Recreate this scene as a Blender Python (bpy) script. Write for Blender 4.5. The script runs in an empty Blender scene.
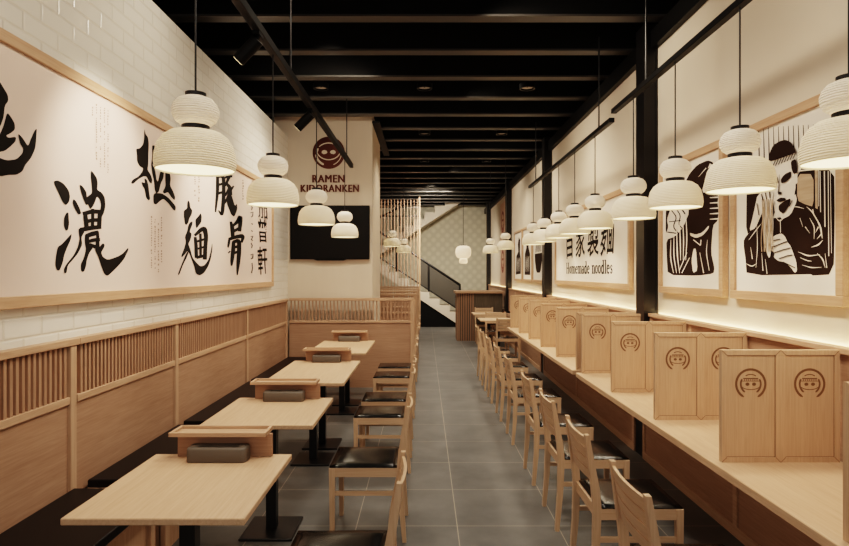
import bpy, bmesh, math, random
from mathutils import Vector, Matrix
random.seed(7)
S = bpy.context.scene
C = S.collection
PI = math.pi
EYE = 1.65
F = 600.0

# ------------------------------------------------------------------ materials
def new_mat(name):
    m = bpy.data.materials.new(name); m.use_nodes = True
    nt = m.node_tree
    return m, nt, nt.nodes['Principled BSDF']

def plain(name, col, rough=0.5, metal=0.0, spec=0.5, emit=None, es=0.0):
    m, nt, b = new_mat(name)
    b.inputs['Base Color'].default_value = (*col, 1)
    b.inputs['Roughness'].default_value = rough
    b.inputs['Metallic'].default_value = metal
    b.inputs['Specular IOR Level'].default_value = spec
    if emit:
        b.inputs['Emission Color'].default_value = (*emit, 1)
        b.inputs['Emission Strength'].default_value = es
    return m

def N(nt, kind, **kw):
    n = nt.nodes.new(kind)
    for k, v in kw.items():
        setattr(n, k, v)
    return n

def noisy(name, c1, c2, scale=3.0, rough=0.5, stretch=(1, 1, 1), bump=0.0, metal=0.0, spec=0.5, detail=4.0):
    m, nt, b = new_mat(name)
    tc = N(nt, 'ShaderNodeTexCoord'); mp = N(nt, 'ShaderNodeMapping')
    mp.inputs['Scale'].default_value = stretch
    nz = N(nt, 'ShaderNodeTexNoise'); nz.inputs['Scale'].default_value = scale; nz.inputs['Detail'].default_value = detail
    cr = N(nt, 'ShaderNodeValToRGB')
    cr.color_ramp.elements[0].position = 0.3; cr.color_ramp.elements[1].position = 0.7
    cr.color_ramp.elements[0].color = (*c1, 1); cr.color_ramp.elements[1].color = (*c2, 1)
    L = nt.links.new
    L(tc.outputs['Object'], mp.inputs['Vector']); L(mp.outputs['Vector'], nz.inputs['Vector'])
    L(nz.outputs['Fac'], cr.inputs['Fac']); L(cr.outputs['Color'], b.inputs['Base Color'])
    b.inputs['Roughness'].default_value = rough; b.inputs['Metallic'].default_value = metal
    b.inputs['Specular IOR Level'].default_value = spec
    if bump:
        bp = N(nt, 'ShaderNodeBump'); bp.inputs['Strength'].default_value = bump; bp.inputs['Distance'].default_value = 0.01
        L(nz.outputs['Fac'], bp.inputs['Height']); L(bp.outputs['Normal'], b.inputs['Normal'])
    return m

def wood(name, c1, c2, axis, rough=0.45):
    """long-grained timber: fine streaks that run along one axis, over slow broad bands"""
    m, nt, b = new_mat(name); L = nt.links.new
    tc = N(nt, 'ShaderNodeTexCoord')
    st = {'x': (0.9, 20, 20), 'y': (20, 0.9, 20), 'z': (20, 20, 0.9)}[axis]
    mp = N(nt, 'ShaderNodeMapping'); mp.inputs['Scale'].default_value = st
    n1 = N(nt, 'ShaderNodeTexNoise'); n1.inputs['Scale'].default_value = 5.0; n1.inputs['Detail'].default_value = 5
    n1.inputs['Distortion'].default_value = 0.6
    st2 = tuple(s * 0.25 for s in st)
    mp2 = N(nt, 'ShaderNodeMapping'); mp2.inputs['Scale'].default_value = st2
    n2 = N(nt, 'ShaderNodeTexNoise'); n2.inputs['Scale'].default_value = 3.0; n2.inputs['Detail'].default_value = 2
    mx = N(nt, 'ShaderNodeMix'); mx.data_type = 'FLOAT'; mx.inputs[0].default_value = 0.3
    cr = N(nt, 'ShaderNodeValToRGB')
    cr.color_ramp.elements[0].position = 0.33; cr.color_ramp.elements[1].position = 0.66
    cr.color_ramp.elements[0].color = (*c1, 1); cr.color_ramp.elements[1].color = (*c2, 1)
    L(tc.outputs['Object'], mp.inputs['Vector']); L(tc.outputs['Object'], mp2.inputs['Vector'])
    L(mp.outputs['Vector'], n1.inputs['Vector']); L(mp2.outputs['Vector'], n2.inputs['Vector'])
    L(n1.outputs['Fac'], mx.inputs[2]); L(n2.outputs['Fac'], mx.inputs[3])
    L(mx.outputs[0], cr.inputs['Fac']); L(cr.outputs['Color'], b.inputs['Base Color'])
    b.inputs['Roughness'].default_value = rough
    b.inputs['Specular IOR Level'].default_value = 0.35
    bp = N(nt, 'ShaderNodeBump'); bp.inputs['Strength'].default_value = 0.05; bp.inputs['Distance'].default_value = 0.005
    L(n1.outputs['Fac'], bp.inputs['Height']); L(bp.outputs['Normal'], b.inputs['Normal'])
    return m

OAK1, OAK2 = (0.44, 0.275, 0.18), (0.56, 0.38, 0.26)
oak = {a: wood('oak_' + a, OAK1, OAK2, a) for a in 'xyz'}
PAN1, PAN2 = (0.34, 0.20, 0.132), (0.44, 0.28, 0.19)
pan = {a: wood('panel_oak_' + a, PAN1, PAN2, a, 0.5) for a in 'xyz'}
fra = {a: wood('frame_oak_' + a, (0.49, 0.305, 0.19), (0.59, 0.395, 0.26), a, 0.5) for a in 'xyz'}
TOP1, TOP2 = (0.52, 0.345, 0.225), (0.62, 0.435, 0.295)
top = {a: wood('top_oak_' + a, TOP1, TOP2, a, 0.42) for a in 'xyz'}
greywood = wood('grey_brown_wood', (0.10, 0.082, 0.062), (0.17, 0.14, 0.105), 'z', 0.5)
carve = plain('carved_dark_wood', (0.19, 0.095, 0.045), 0.7)  # dark wood colour of the emblem lines
groove = plain('dark_groove', (0.20, 0.10, 0.045), 0.8)
black = plain('black_metal', (0.008, 0.007, 0.007), 0.35)
blackmatte = plain('matte_black', (0.006, 0.0055, 0.005), 0.7, spec=0.2)
railblack = plain('track_black', (0.005, 0.0045, 0.004), 0.45, spec=0.25)
flange = plain('beam_flange_grey', (0.055, 0.051, 0.046), 0.4)
leather = plain('black_leather', (0.004, 0.0035, 0.003), 0.2, spec=0.35)
benchleather = plain('bench_leather', (0.007, 0.005, 0.0045), 0.45, spec=0.3)
caddymat = plain('taupe_plastic', (0.125, 0.105, 0.085), 0.55)
ink = plain('brush_ink', (0.012, 0.009, 0.007), 0.7, spec=0.2)
inkbrown = plain('woodcut_ink', (0.030, 0.016, 0.011), 0.8, spec=0.1)
greyink = plain('faint_ink', (0.35, 0.24, 0.19), 0.8)
tan = noisy('woodcut_tan', (0.40, 0.28, 0.18), (0.55, 0.42, 0.30), 3, 0.8, (1, 1, 12))
paper = plain('poster_paper', (0.82, 0.75, 0.66), 0.8)
canvas = noisy('mural_canvas', (0.72, 0.575, 0.51), (0.80, 0.66, 0.58), 0.7, 0.75)
copper = plain('dark_copper', (0.10, 0.028, 0.018), 0.3, 0.6)
plaster = noisy('cream_plaster', (0.66, 0.57, 0.46), (0.71, 0.62, 0.51), 0.8, 0.75)
plaster_tv = noisy('panel_plaster', (0.62, 0.53, 0.43), (0.68, 0.59, 0.48), 1.2, 0.7, (2, 2, 0.3))
whitepaint = plain('white_paint', (0.62, 0.56, 0.48), 0.6)
screenmat = plain('tv_glass', (0.008, 0.007, 0.006), 0.4, spec=0.2)
meshdark = plain('dark_mesh_panel', (0.075, 0.068, 0.056), 0.6)
diffuser = plain('warm_diffuser', (0.9, 0.8, 0.6), 0.6, emit=(1.0, 0.80, 0.46), es=1.45)
ledmat = plain('led_strip', (1, 0.9, 0.6), 0.5, emit=(1.0, 0.82, 0.48), es=10.0)
downmat = plain('downlight_glass', (0.3, 0.25, 0.2), 0.4, emit=(1.0, 0.8, 0.55), es=0.03)
bannerred = plain('banner_emblem_red', (0.30, 0.07, 0.045), 0.6)
bannertan = plain('banner_tan', (0.70, 0.48, 0.36), 0.6)

# ribbed translucent paper shade
def shade_mat():
    m, nt, b = new_mat('ribbed_shade'); L = nt.links.new
    out = nt.nodes['Material Output']
    tc = N(nt, 'ShaderNodeTexCoord')
    wv = N(nt, 'ShaderNodeTexWave'); wv.wave_type = 'BANDS'; wv.bands_direction = 'Z'
    wv.inputs['Scale'].default_value = 31; wv.inputs['Distortion'].default_value = 1.2; wv.inputs['Detail'].default_value = 1
    wv.inputs['Detail Scale'].default_value = 0.6
    bp = N(nt, 'ShaderNodeBump'); bp.inputs['Strength'].default_value = 0.75; bp.inputs['Distance'].default_value = 0.009
    L(tc.outputs['Object'], wv.inputs['Vector']); L(wv.outputs['Fac'], bp.inputs['Height'])
    b.inputs['Base Color'].default_value = (0.76, 0.72, 0.66, 1); b.inputs['Roughness'].default_value = 0.75
    L(bp.outputs['Normal'], b.inputs['Normal'])
    tr = N(nt, 'ShaderNodeBsdfTranslucent'); tr.inputs['Color'].default_value = (0.95, 0.84, 0.72, 1)
    mix = N(nt, 'ShaderNodeMixShader'); mix.inputs[0].default_value = 0.16
    L(b.outputs[0], mix.inputs[1]); L(tr.outputs[0], mix.inputs[2]); L(mix.outputs[0], out.inputs['Surface'])
    return m
shade = shade_mat()

def tile_floor():
    m, nt, b = new_mat('grey_floor_tiles'); L = nt.links.new
    tc = N(nt, 'ShaderNodeTexCoord'); sp = N(nt, 'ShaderNodeSeparateXYZ')
    L(tc.outputs['Object'], sp.inputs[0])
    T = 0.656
    def line(sock, off):
        a = N(nt, 'ShaderNodeMath', operation='SUBTRACT'); a.inputs[1].default_value = off; L(sock, a.inputs[0])
        d = N(nt, 'ShaderNodeMath', operation='DIVIDE'); d.inputs[1].default_value = T; L(a.outputs[0], d.inputs[0])
        pp = N(nt, 'ShaderNodeMath', operation='PINGPONG'); pp.inputs[1].default_value = 0.5; L(d.outputs[0], pp.inputs[0])
        lt = N(nt, 'ShaderNodeMath', operation='LESS_THAN'); lt.inputs[1].default_value = 0.0045; L(pp.outputs[0], lt.inputs[0])
        fl = N(nt, 'ShaderNodeMath', operation='FLOOR'); L(d.outputs[0], fl.inputs[0])
        return lt.outputs[0], fl.outputs[0]
    lx, fx = line(sp.outputs[0], 0.213); ly, fy = line(sp.outputs[1], 3.914)
    mxm = N(nt, 'ShaderNodeMath', operation='MAXIMUM'); L(lx, mxm.inputs[0]); L(ly, mxm.inputs[1])
    nz = N(nt, 'ShaderNodeTexNoise'); nz.inputs['Scale'].default_value = 2.2; nz.inputs['Detail'].default_value = 7; nz.inputs['Roughness'].default_value = 0.62
    cmb = N(nt, 'ShaderNodeCombineXYZ'); L(fx, cmb.inputs[0]); L(fy, cmb.inputs[1])
    wn = N(nt, 'ShaderNodeTexWhiteNoise'); L(cmb.outputs[0], wn.inputs['Vector'])
    L(tc.outputs['Object'], nz.inputs['Vector'])
    ad = N(nt, 'ShaderNodeMath', operation='MULTIPLY_ADD'); ad.inputs[1].default_value = 0.10; L(wn.outputs['Value'], ad.inputs[0]); L(nz.outputs['Fac'], ad.inputs[2])
    cr = N(nt, 'ShaderNodeValToRGB')
    cr.color_ramp.elements[0].position = 0.32; cr.color_ramp.elements[1].position = 0.78
    cr.color_ramp.elements[0].color = (0.095, 0.093, 0.088, 1); cr.color_ramp.elements[1].color = (0.165, 0.162, 0.154, 1)
    L(ad.outputs[0], cr.inputs['Fac'])
    mix = N(nt, 'ShaderNodeMix'); mix.data_type = 'RGBA'
    mix.inputs[7].default_value = (0.33, 0.29, 0.235, 1)
    L(mxm.outputs[0], mix.inputs[0]); L(cr.outputs['Color'], mix.inputs[6]); L(mix.outputs[2], b.inputs['Base Color'])
    b.inputs['Roughness'].default_value = 0.42; b.inputs['Specular IOR Level'].default_value = 0.4
    return m
floormat = tile_floor()

def metro_tile():
    m, nt, b = new_mat('white_metro_tiles'); L = nt.links.new
    tc = N(nt, 'ShaderNodeTexCoord'); sp = N(nt, 'ShaderNodeSeparateXYZ'); cb = N(nt, 'ShaderNodeCombineXYZ')
    L(tc.outputs['Object'], sp.inputs[0]); L(sp.outputs[1], cb.inputs[0]); L(sp.outputs[2], cb.inputs[1])
    br = N(nt, 'ShaderNodeTexBrick'); br.offset = 0.5
    br.inputs['Scale'].default_value = 1.0; br.inputs['Brick Width'].default_value = 0.285; br.inputs['Row Height'].default_value = 0.102
    br.inputs['Mortar Size'].default_value = 0.011; br.inputs['Mortar Smooth'].default_value = 1.0; br.inputs['Bias'].default_value = 0.0
    br.inputs['Color1'].default_value = (0.78, 0.75, 0.69, 1); br.inputs['Color2'].default_value = (0.74, 0.71, 0.65, 1); br.inputs['Mortar'].default_value = (0.72, 0.675, 0.60, 1)
    L(cb.outputs[0], br.inputs['Vector'])
    bp = N(nt, 'ShaderNodeBump'); bp.invert = True; bp.inputs['Strength'].default_value = 0.45; bp.inputs['Distance'].default_value = 0.007
    L(br.outputs['Fac'], bp.inputs['Height']); L(bp.outputs['Normal'], b.inputs['Normal']); L(br.outputs['Color'], b.inputs['Base Color'])
    b.inputs['Roughness'].default_value = 0.22
    return m
tiles = metro_tile()

def pattern_wall():
    m, nt, b = new_mat('patterned_back_wall'); L = nt.links.new
    tc = N(nt, 'ShaderNodeTexCoord'); mp = N(nt, 'ShaderNodeMapping')
    mp.inputs['Rotation'].default_value = (0, PI / 4, 0); mp.inputs['Scale'].default_value = (4.6, 4.6, 4.6)
    vo = N(nt, 'ShaderNodeTexVoronoi'); vo.inputs['Randomness'].default_value = 0.0; vo.inputs['Scale'].default_value = 1.0
    cr = N(nt, 'ShaderNodeValToRGB')
    cr.color_ramp.elements[0].position = 0.1; cr.color_ramp.elements[1].position = 0.6
    cr.color_ramp.elements[0].color = (0.68, 0.64, 0.53, 1); cr.color_ramp.elements[1].color = (0.47, 0.445, 0.36, 1)
    L(tc.outputs['Object'], mp.inputs['Vector']); L(mp.outputs['Vector'], vo.inputs['Vector'])
    L(vo.outputs['Distance'], cr.inputs['Fac']); L(cr.outputs['Color'], b.inputs['Base Color'])
    b.inputs['Roughness'].default_value = 0.7
    return m
backmat = pattern_wall()

# ------------------------------------------------------------------ mesh helpers
def B(): return bmesh.new()

def box(bm, x0, x1, y0, y1, z0, z1, bev=0.0, seg=1):
    t = bmesh.new()
    bmesh.ops.create_cube(t, size=1.0)
    for v in t.verts:
        v.co = Vector(((x0 + x1) / 2 + v.co.x * (x1 - x0), (y0 + y1) / 2 + v.co.y * (y1 - y0), (z0 + z1) / 2 + v.co.z * (z1 - z0)))
    if bev > 0:
        bmesh.ops.bevel(t, geom=t.edges[:], offset=bev, segments=seg, affect='EDGES', profile=0.5)
    merge(bm, t)
    return bm

def merge(bm, t, mat=None):
    mp = {}
    for v in t.verts:
        mp[v] = bm.verts.new(mat @ v.co if mat else v.co)
    for f in t.faces:
        try: bm.faces.new([mp[v] for v in f.verts])
        except ValueError: pass
    t.free()

def lathe(bm, prof, c=(0, 0, 0), n=32, cap0=False, cap1=False):
    rings = []
    for r, z in prof:
        rings.append([bm.verts.new((c[0] + r * math.cos(2 * PI * i / n), c[1] + r * math.sin(2 * PI * i / n), c[2] + z)) for i in range(n)])
    for a, b in zip(rings, rings[1:]):
        for i in range(n):
            bm.faces.new((a[i], a[(i + 1) % n], b[(i + 1) % n], b[i]))
    if cap0: bm.faces.new(rings[0][::-1])
    if cap1: bm.faces.new(rings[-1])
    return bm

def tube(bm, p, q, r, n=10, r2=None):
    p, q = Vector(p), Vector(q); d = (q - p)
    if r2 is None: r2 = r
    z = d.normalized(); x = z.orthogonal().normalized(); y = z.cross(x)
    a = [bm.verts.new(p + (x * math.cos(2 * PI * i / n) + y * math.sin(2 * PI * i / n)) * r) for i in range(n)]
    b = [bm.verts.new(q + (x * math.cos(2 * PI * i / n) + y * math.sin(2 * PI * i / n)) * r2) for i in range(n)]
    for i in range(n): bm.faces.new((a[i], a[(i + 1) % n], b[(i + 1) % n], b[i]))
    bm.faces.new(a[::-1]); bm.faces.new(b)
    return bm

def prism(bm, pts, axis, a0, a1):
    """2D polygon extruded along axis; pts are the two other coordinates in xyz order"""
    def P(u, v, w): return {'x': (w, u, v), 'y': (u, w, v), 'z': (u, v, w)}[axis]
    lo = [bm.verts.new(P(u, v, a0)) for u, v in pts]; hi = [bm.verts.new(P(u, v, a1)) for u, v in pts]
    n = len(pts)
    for i in range(n): bm.faces.new((lo[i], lo[(i + 1) % n], hi[(i + 1) % n], hi[i]))
    bm.faces.new(lo[::-1]); bm.faces.new(hi)
    return bm

def bar_profile(bm, pts, half, y0, y1):
    """bent rail in the XZ plane: pts (x,z), half thickness along x, extruded y0..y1"""
    left = [(x - h, z) for (x, z), h in zip(pts, half)]; right = [(x + h, z) for (x, z), h in zip(pts, half)]
    for i in range(len(pts) - 1):
        prism(bm, [left[i], right[i], right[i + 1], left[i + 1]], 'y', y0, y1)
    return bm

def total_loc(o):
    v = Vector((0, 0, 0))
    while o: v += o.location; o = o.parent
    return v

def obj(name, bm, mat, parent=None, smooth=False, weld=False):
    if weld: bmesh.ops.remove_doubles(bm, verts=bm.verts[:], dist=1e-5)
    bmesh.ops.recalc_face_normals(bm, faces=bm.faces[:])
    if parent is not None:
        off = total_loc(parent)
        for v in bm.verts: v.co -= off
    me = bpy.data.meshes.new(name); bm.to_mesh(me); bm.free()
    if smooth:
        for p in me.polygons: p.use_smooth = True
    me.materials.append(mat)
    o = bpy.data.objects.new(name, me); C.objects.link(o)
    if parent is not None: o.parent = parent
    return o

def tag(o, label, cat, group=None, kind=None):
    o['label'] = label; o['category'] = cat
    if group: o['group'] = group
    if kind: o['kind'] = kind
    return o

def thing(name, label, cat, loc=(0, 0, 0), group=None):
    o = bpy.data.objects.new(name, None); C.objects.link(o); o.location = loc
    o.empty_display_size = 0.1
    return tag(o, label, cat, group)

def struct(name, bm, mat, smooth=False, label=None):
    o = obj(name, bm, mat, smooth=smooth); o['kind'] = 'structure'
    if label: o['label'] = label
    return o

def copy_tree(o, parent=None):
    c = o.copy(); C.objects.link(c)
    if parent is not None: c.parent = parent
    for ch in list(o.children): copy_tree(ch, c)
    return c

def place(proto, state, loc, rz=0, label=None, group=None):
    if not state.get('used'):
        o = proto; state['used'] = True
    else: o = copy_tree(proto)
    o.location = loc; o.rotation_euler = (0, 0, rz)
    if label: o['label'] = label
    if group: o['group'] = group
    return o

def text_bm(body, size=1.0, offset=0.0, sx=1.0, align='CENTER', extrude=0.0, space=1.0):
    cu = bpy.data.curves.new('writing', 'FONT'); cu.body = body; cu.size = size; cu.offset = offset
    cu.align_x = align; cu.space_character = space; cu.extrude = extrude; cu.resolution_u = 3
    o = bpy.data.objects.new('writing', cu); C.objects.link(o)
    dg = bpy.context.evaluated_depsgraph_get(); dg.update()
    me = bpy.data.meshes.new_from_object(o.evaluated_get(dg))
    bm = bmesh.new(); bm.from_mesh(me)
    bpy.data.objects.remove(o); bpy.data.curves.remove(cu); bpy.data.meshes.remove(me)
    for v in bm.verts: v.co.x *= sx
    return bm

def map_bm(bm, fn):
    for v in bm.verts: v.co = Vector(fn(v.co))
    return bm

def poly(bm, pts):
    vs = [bm.verts.new(p) for p in pts]
    try: bm.faces.new(vs)
    except ValueError: pass

def stroke2(pts, widths):
    """outline of a tapered brush stroke through 2D points"""
    if isinstance(widths, (int, float)): widths = [widths] * len(pts)
    Lf, Rt = [], []
    for i, (x, y) in enumerate(pts):
        a = pts[max(i - 1, 0)]; b = pts[min(i + 1, len(pts) - 1)]
        dx, dy = b[0] - a[0], b[1] - a[1]; l = math.hypot(dx, dy) or 1
        nx, ny = -dy / l, dx / l; w = widths[i] / 2
        Lf.append((x + nx * w, y + ny * w)); Rt.append((x - nx * w, y - ny * w))
    return Lf, Rt

def add_stroke(bm, pts, widths, to3):
    Lf, Rt = stroke2(pts, widths)
    for i in range(len(pts) - 1):
        poly(bm, [to3(*Lf[i]), to3(*Lf[i + 1]), to3(*Rt[i + 1]), to3(*Rt[i])])

def arc(cx, cy, r, a0, a1, n=20, ry=None):
    ry = ry or r
    return [(cx + r * math.cos(math.radians(a0 + (a1 - a0) * i / n)), cy + ry * math.sin(math.radians(a0 + (a1 - a0) * i / n))) for i in range(n + 1)]

ORD = ['nearest', 'second', 'third', 'fourth', 'fifth', 'sixth', 'seventh', 'eighth', 'ninth', 'tenth', 'eleventh', 'twelfth', 'thirteenth', 'fourteenth', 'fifteenth']
WL, WR = -2.0, 2.08        # wall faces
ZT = 3.65                  # top of the wall cladding
YB = 20.3                  # back wall

# ------------------------------------------------------------------ the setting
struct('floor', box(B(), -3.4, 3.4, -1.6, YB + 0.2, -0.1, 0.0), floormat)
struct('wall_left', box(B(), WL - 0.2, WL, -1.6, 8.79, 0, ZT), tiles)
struct('wall_left_rear', box(B(), WL - 0.2, WL, 10.3, YB, 0, ZT), plaster)
struct('wall_right', box(B(), WR, WR + 0.2, -1.6, YB, 0, ZT), plaster)
struct('wall_back', box(B(), -3.4, 3.4, YB, YB + 0.2, 0, 4.35), backmat)
struct('wall_television', box(B(), WL - 0.2, -0.763, 8.79, 10.3, 0, 4.0), plaster_tv)
bm = B()
box(bm, -3.4, 3.4, -1.6, YB + 0.2, 4.35, 4.5)
for sx in (-1, 1):
    box(bm, sx * 3.3 - 0.1, sx * 3.3 + 0.1, -1.6, YB + 0.2, ZT - 0.02, 4.35)
box(bm, -3.3, WL - 0.2, -1.6, YB, ZT - 0.1, ZT - 0.02); box(bm, WR + 0.2, 3.3, -1.6, YB, ZT - 0.1, ZT - 0.02)
struct('ceiling', bm, blackmatte)
# beams: I-sections across the room
first = None
for k in range(-4, 19):
    y = 5.24 + 0.8 * k
    if y > YB - 0.1: break
    x0 = -3.2
    bm = B()
    box(bm, x0, 3.2, y - 0.012, y + 0.012, 3.87, 4.35)
    o = struct('ceiling_beam', bm, blackmatte)
    fb = B(); box(fb, x0, 3.2, y - 0.065, y + 0.065, 3.865, 3.885)
    obj('beam_flange', fb, flange, o)
# wall-top channels
struct('trim_1', box(B(), WR - 0.06, WR + 0.02, -1.6, YB, ZT, ZT + 0.16), railblack)
bm = box(B(), -0.762, -0.655, 8.72, 11.2, 3.835, 3.862)
struct('trim_2', bm, railblack)
# steel columns on the right wall (H sections)
for i, y0 in enumerate((5.345, 9.79, 14.3, 18.8)):
    bm = B()
    box(bm, 1.955, 1.975, y0, y0 + 0.2, 0, 3.87); box(bm, 2.065, 2.092, y0, y0 + 0.2, 0, 3.87)
    box(bm, 1.975, 2.065, y0 + 0.01, y0 + 0.19, 0, 3.87)
    struct('steel_column', bm, black)

# ------------------------------------------------------------------ left wall panelling
def lattice(bm, x0, x1, y0, y1, z0, z1, step, w, axis):
    if axis == 'y':
        n = int((y1 - y0) / step)
        for i in range(n):
            y = y0 + (i + 0.5) * (y1 - y0) / n
            box(bm, x0, x1, y - w / 2, y + w / 2, z0, z1)
    else:
        n = int((x1 - x0) / step)
        for i in range(n):
            x = x0 + (i + 0.5) * (x1 - x0) / n
            box(bm, x - w / 2, x + w / 2, y0, y1, z0, z1)

posts = [0.9, 1.95, 3.40, 4.80, 6.70, 8.62]
names = ['closest to the camera beside the nearest bench', 'beside the nearest table', 'beside the second table', 'beside the third table', 'farthest, meeting the cross partition']
for i in range(5):
    a, b = posts[i], posts[i + 1]
    if i == 0: a = 0.4
    t = thing('wall_panel', 'oak wall panel with slatted upper band, ' + names[i], 'wall panel', (WL, a, 0), 'slatted oak wall panels along the tiled wall')
    x0 = WL + 0.002
    obj('lower_board', box(B(), x0, WL + 0.022, a, b - 0.03, 0.40, 0.92), pan['y'], t)
    obj('slat_backing', box(B(), x0, WL + 0.008, a, b - 0.03, 0.962, 1.25), pan['y'], t)
    bm = B(); lattice(bm, WL + 0.008, WL + 0.028, a + 0.03, b - 0.04, 0.962, 1.245, 0.042, 0.021, 'y'); obj('slats', bm, pan['z'], t)
    bm = B(); box(bm, x0, WL + 0.036, a, b - 0.03, 0.92, 0.962, 0.003); box(bm, x0, WL + 0.05, a, b - 0.0, 1.245, 1.285, 0.004)
    obj('rail', bm, oak['y'], t)
    bm = B(); box(bm, x0, WL + 0.042, b - 0.075, b - 0.02, 0.0, 1.245, 0.003); obj('post', bm, oak['z'], t)

# benches
bens = [(0.6, 3.345, 'nearest'), (3.475, 4.755, 'second'), (4.86, 6.65, 'third'), (6.755, 8.58, 'farthest')]
for y0, y1, nm in bens:
    t = thing('bench', 'black cushioned wall bench on oak base, %s along the left wall' % nm, 'bench', (-1.72, (y0 + y1) / 2, 0), 'wall benches beside the tables')
    obj('seat_cushion', box(B(), WL + 0.046, -1.45, y0, y1, 0.405, 0.452, 0.008, 2), benchleather, t)
    bm = B(); box(bm, WL + 0.046, -1.47, y0 - 0.03, y1 + 0.03, 0.375, 0.405, 0.003)
    box(bm, WL + 0.046, -1.53, y0, y1, 0.0, 0.375)
    n = max(2, round((y1 - y0) / 0.65))
    for k in range(n + 1):
        y = y0 + (y1 - y0 - 0.05) * k / n
        box(bm, -1.54, -1.50, y, y + 0.05, 0, 0.375, 0.002)
    obj('base', bm, oak['z'], t)

# ------------------------------------------------------------------ calligraphy mural
MX = WL + 0.047
t = thing('framed_mural', 'long oak-framed calligraphy picture with large black brush characters on tiled wall', 'picture', (WL, 4.5, 1.48))
my0, my1, mz0, mz1 = 1.2, 7.79, 1.478, 2.785
obj('canvas', box(B(), WL + 0.004, WL + 0.03, my0 + 0.03, my1 - 0.03, mz0 + 0.03, mz1 - 0.03), canvas, t)
bm = B(); fw = 0.06
box(bm, WL + 0.003, MX, my0, my1, mz0, mz0 + fw, 0.003); box(bm, WL + 0.003, MX, my0, my1, mz1 - fw, mz1, 0.003)
box(bm, WL + 0.003, MX, my0, my0 + fw, mz0 + fw, mz1 - fw, 0.003); box(bm, WL + 0.003, MX, my1 - fw, my1, mz0 + fw, mz1 - fw, 0.003)
obj('frame', bm, fra['y'], t)
CX = WL + 0.032
def left3(px, py):
    y = F * CX / (px - 424.5)
    return (CX, y, EYE - (py - 273) / F * y)
def crop_to(ox, oy, s, fn):
    return lambda u, v: fn(ox + u / s, oy + v / s)
def lifted(to3, i, sign):
    return lambda u, v: (to3(u, v)[0] + sign * 0.00005 * i, *to3(u, v)[1:])
def soften(p, closed, it=2):
    for _ in range(it):
        q = []
        n = len(p)
        for i in range(n if closed else n - 1):
            a, b_ = p[i], p[(i + 1) % n]
            q += [tuple(x * .82 + y * .18 for x, y in zip(a, b_)), tuple(x * .18 + y * .82 for x, y in zip(a, b_))]
        if not closed: q = [p[0]] + q + [p[-1]]
        p = q
    return p
def lay(bm, polys, strokes, to3, sign, it=2):
    i = 0
    polys = [soften(list(p), True, it if len(p) > 4 else 0) for p in polys]
    st2 = []
    for pts, w in strokes:
        if len(pts) > 2:
            ws = [w] * len(pts) if isinstance(w, (int, float)) else w
            k = soften([(*p, ww) for p, ww in zip(pts, ws)], False, 2)
            st2.append(([(a, b_) for a, b_, _ in k], [ww for *_, ww in k]))
        else: st2.append((pts, w))
    strokes = st2
    for p in polys:
        f = lifted(to3, i, sign); poly(bm, [f(*q) for q in p]); i += 1
    for pts, w in strokes:
        add_stroke(bm, pts, w, lifted(to3, i, sign)); i += 1
def brush(name, polys, strokes, to3, par, mat=ink):
    bm = B(); lay(bm, polys, strokes, to3, 1)
    return obj(name, bm, mat, par)
# character at the left edge of the photograph
c0 = crop_to(0, 70, 4.2, left3)
brush('brush_character', [
    [(-70, 40), (-30, 20), (0, 50), (15, 75), (33, 105), (35, 130), (20, 150), (15, 200), (0, 240), (-30, 250), (-20, 150), (-40, 90)],
    [(30, 178), (45, 195), (62, 225), (63, 250), (45, 265), (25, 275), (35, 285), (68, 280), (65, 300), (45, 320), (20, 340), (-10, 345), (-25, 310), (0, 270), (15, 235)],
    [(75, 265), (95, 285), (118, 322), (130, 290), (145, 255), (155, 245), (152, 290), (148, 330), (130, 370), (105, 400), (95, 425), (70, 440), (35, 440), (0, 448), (-60, 420), (-95, 330), (-80, 300), (-50, 350), (0, 370), (30, 380), (70, 375), (95, 350), (98, 330), (85, 310)],
], [], c0, t)
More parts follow.
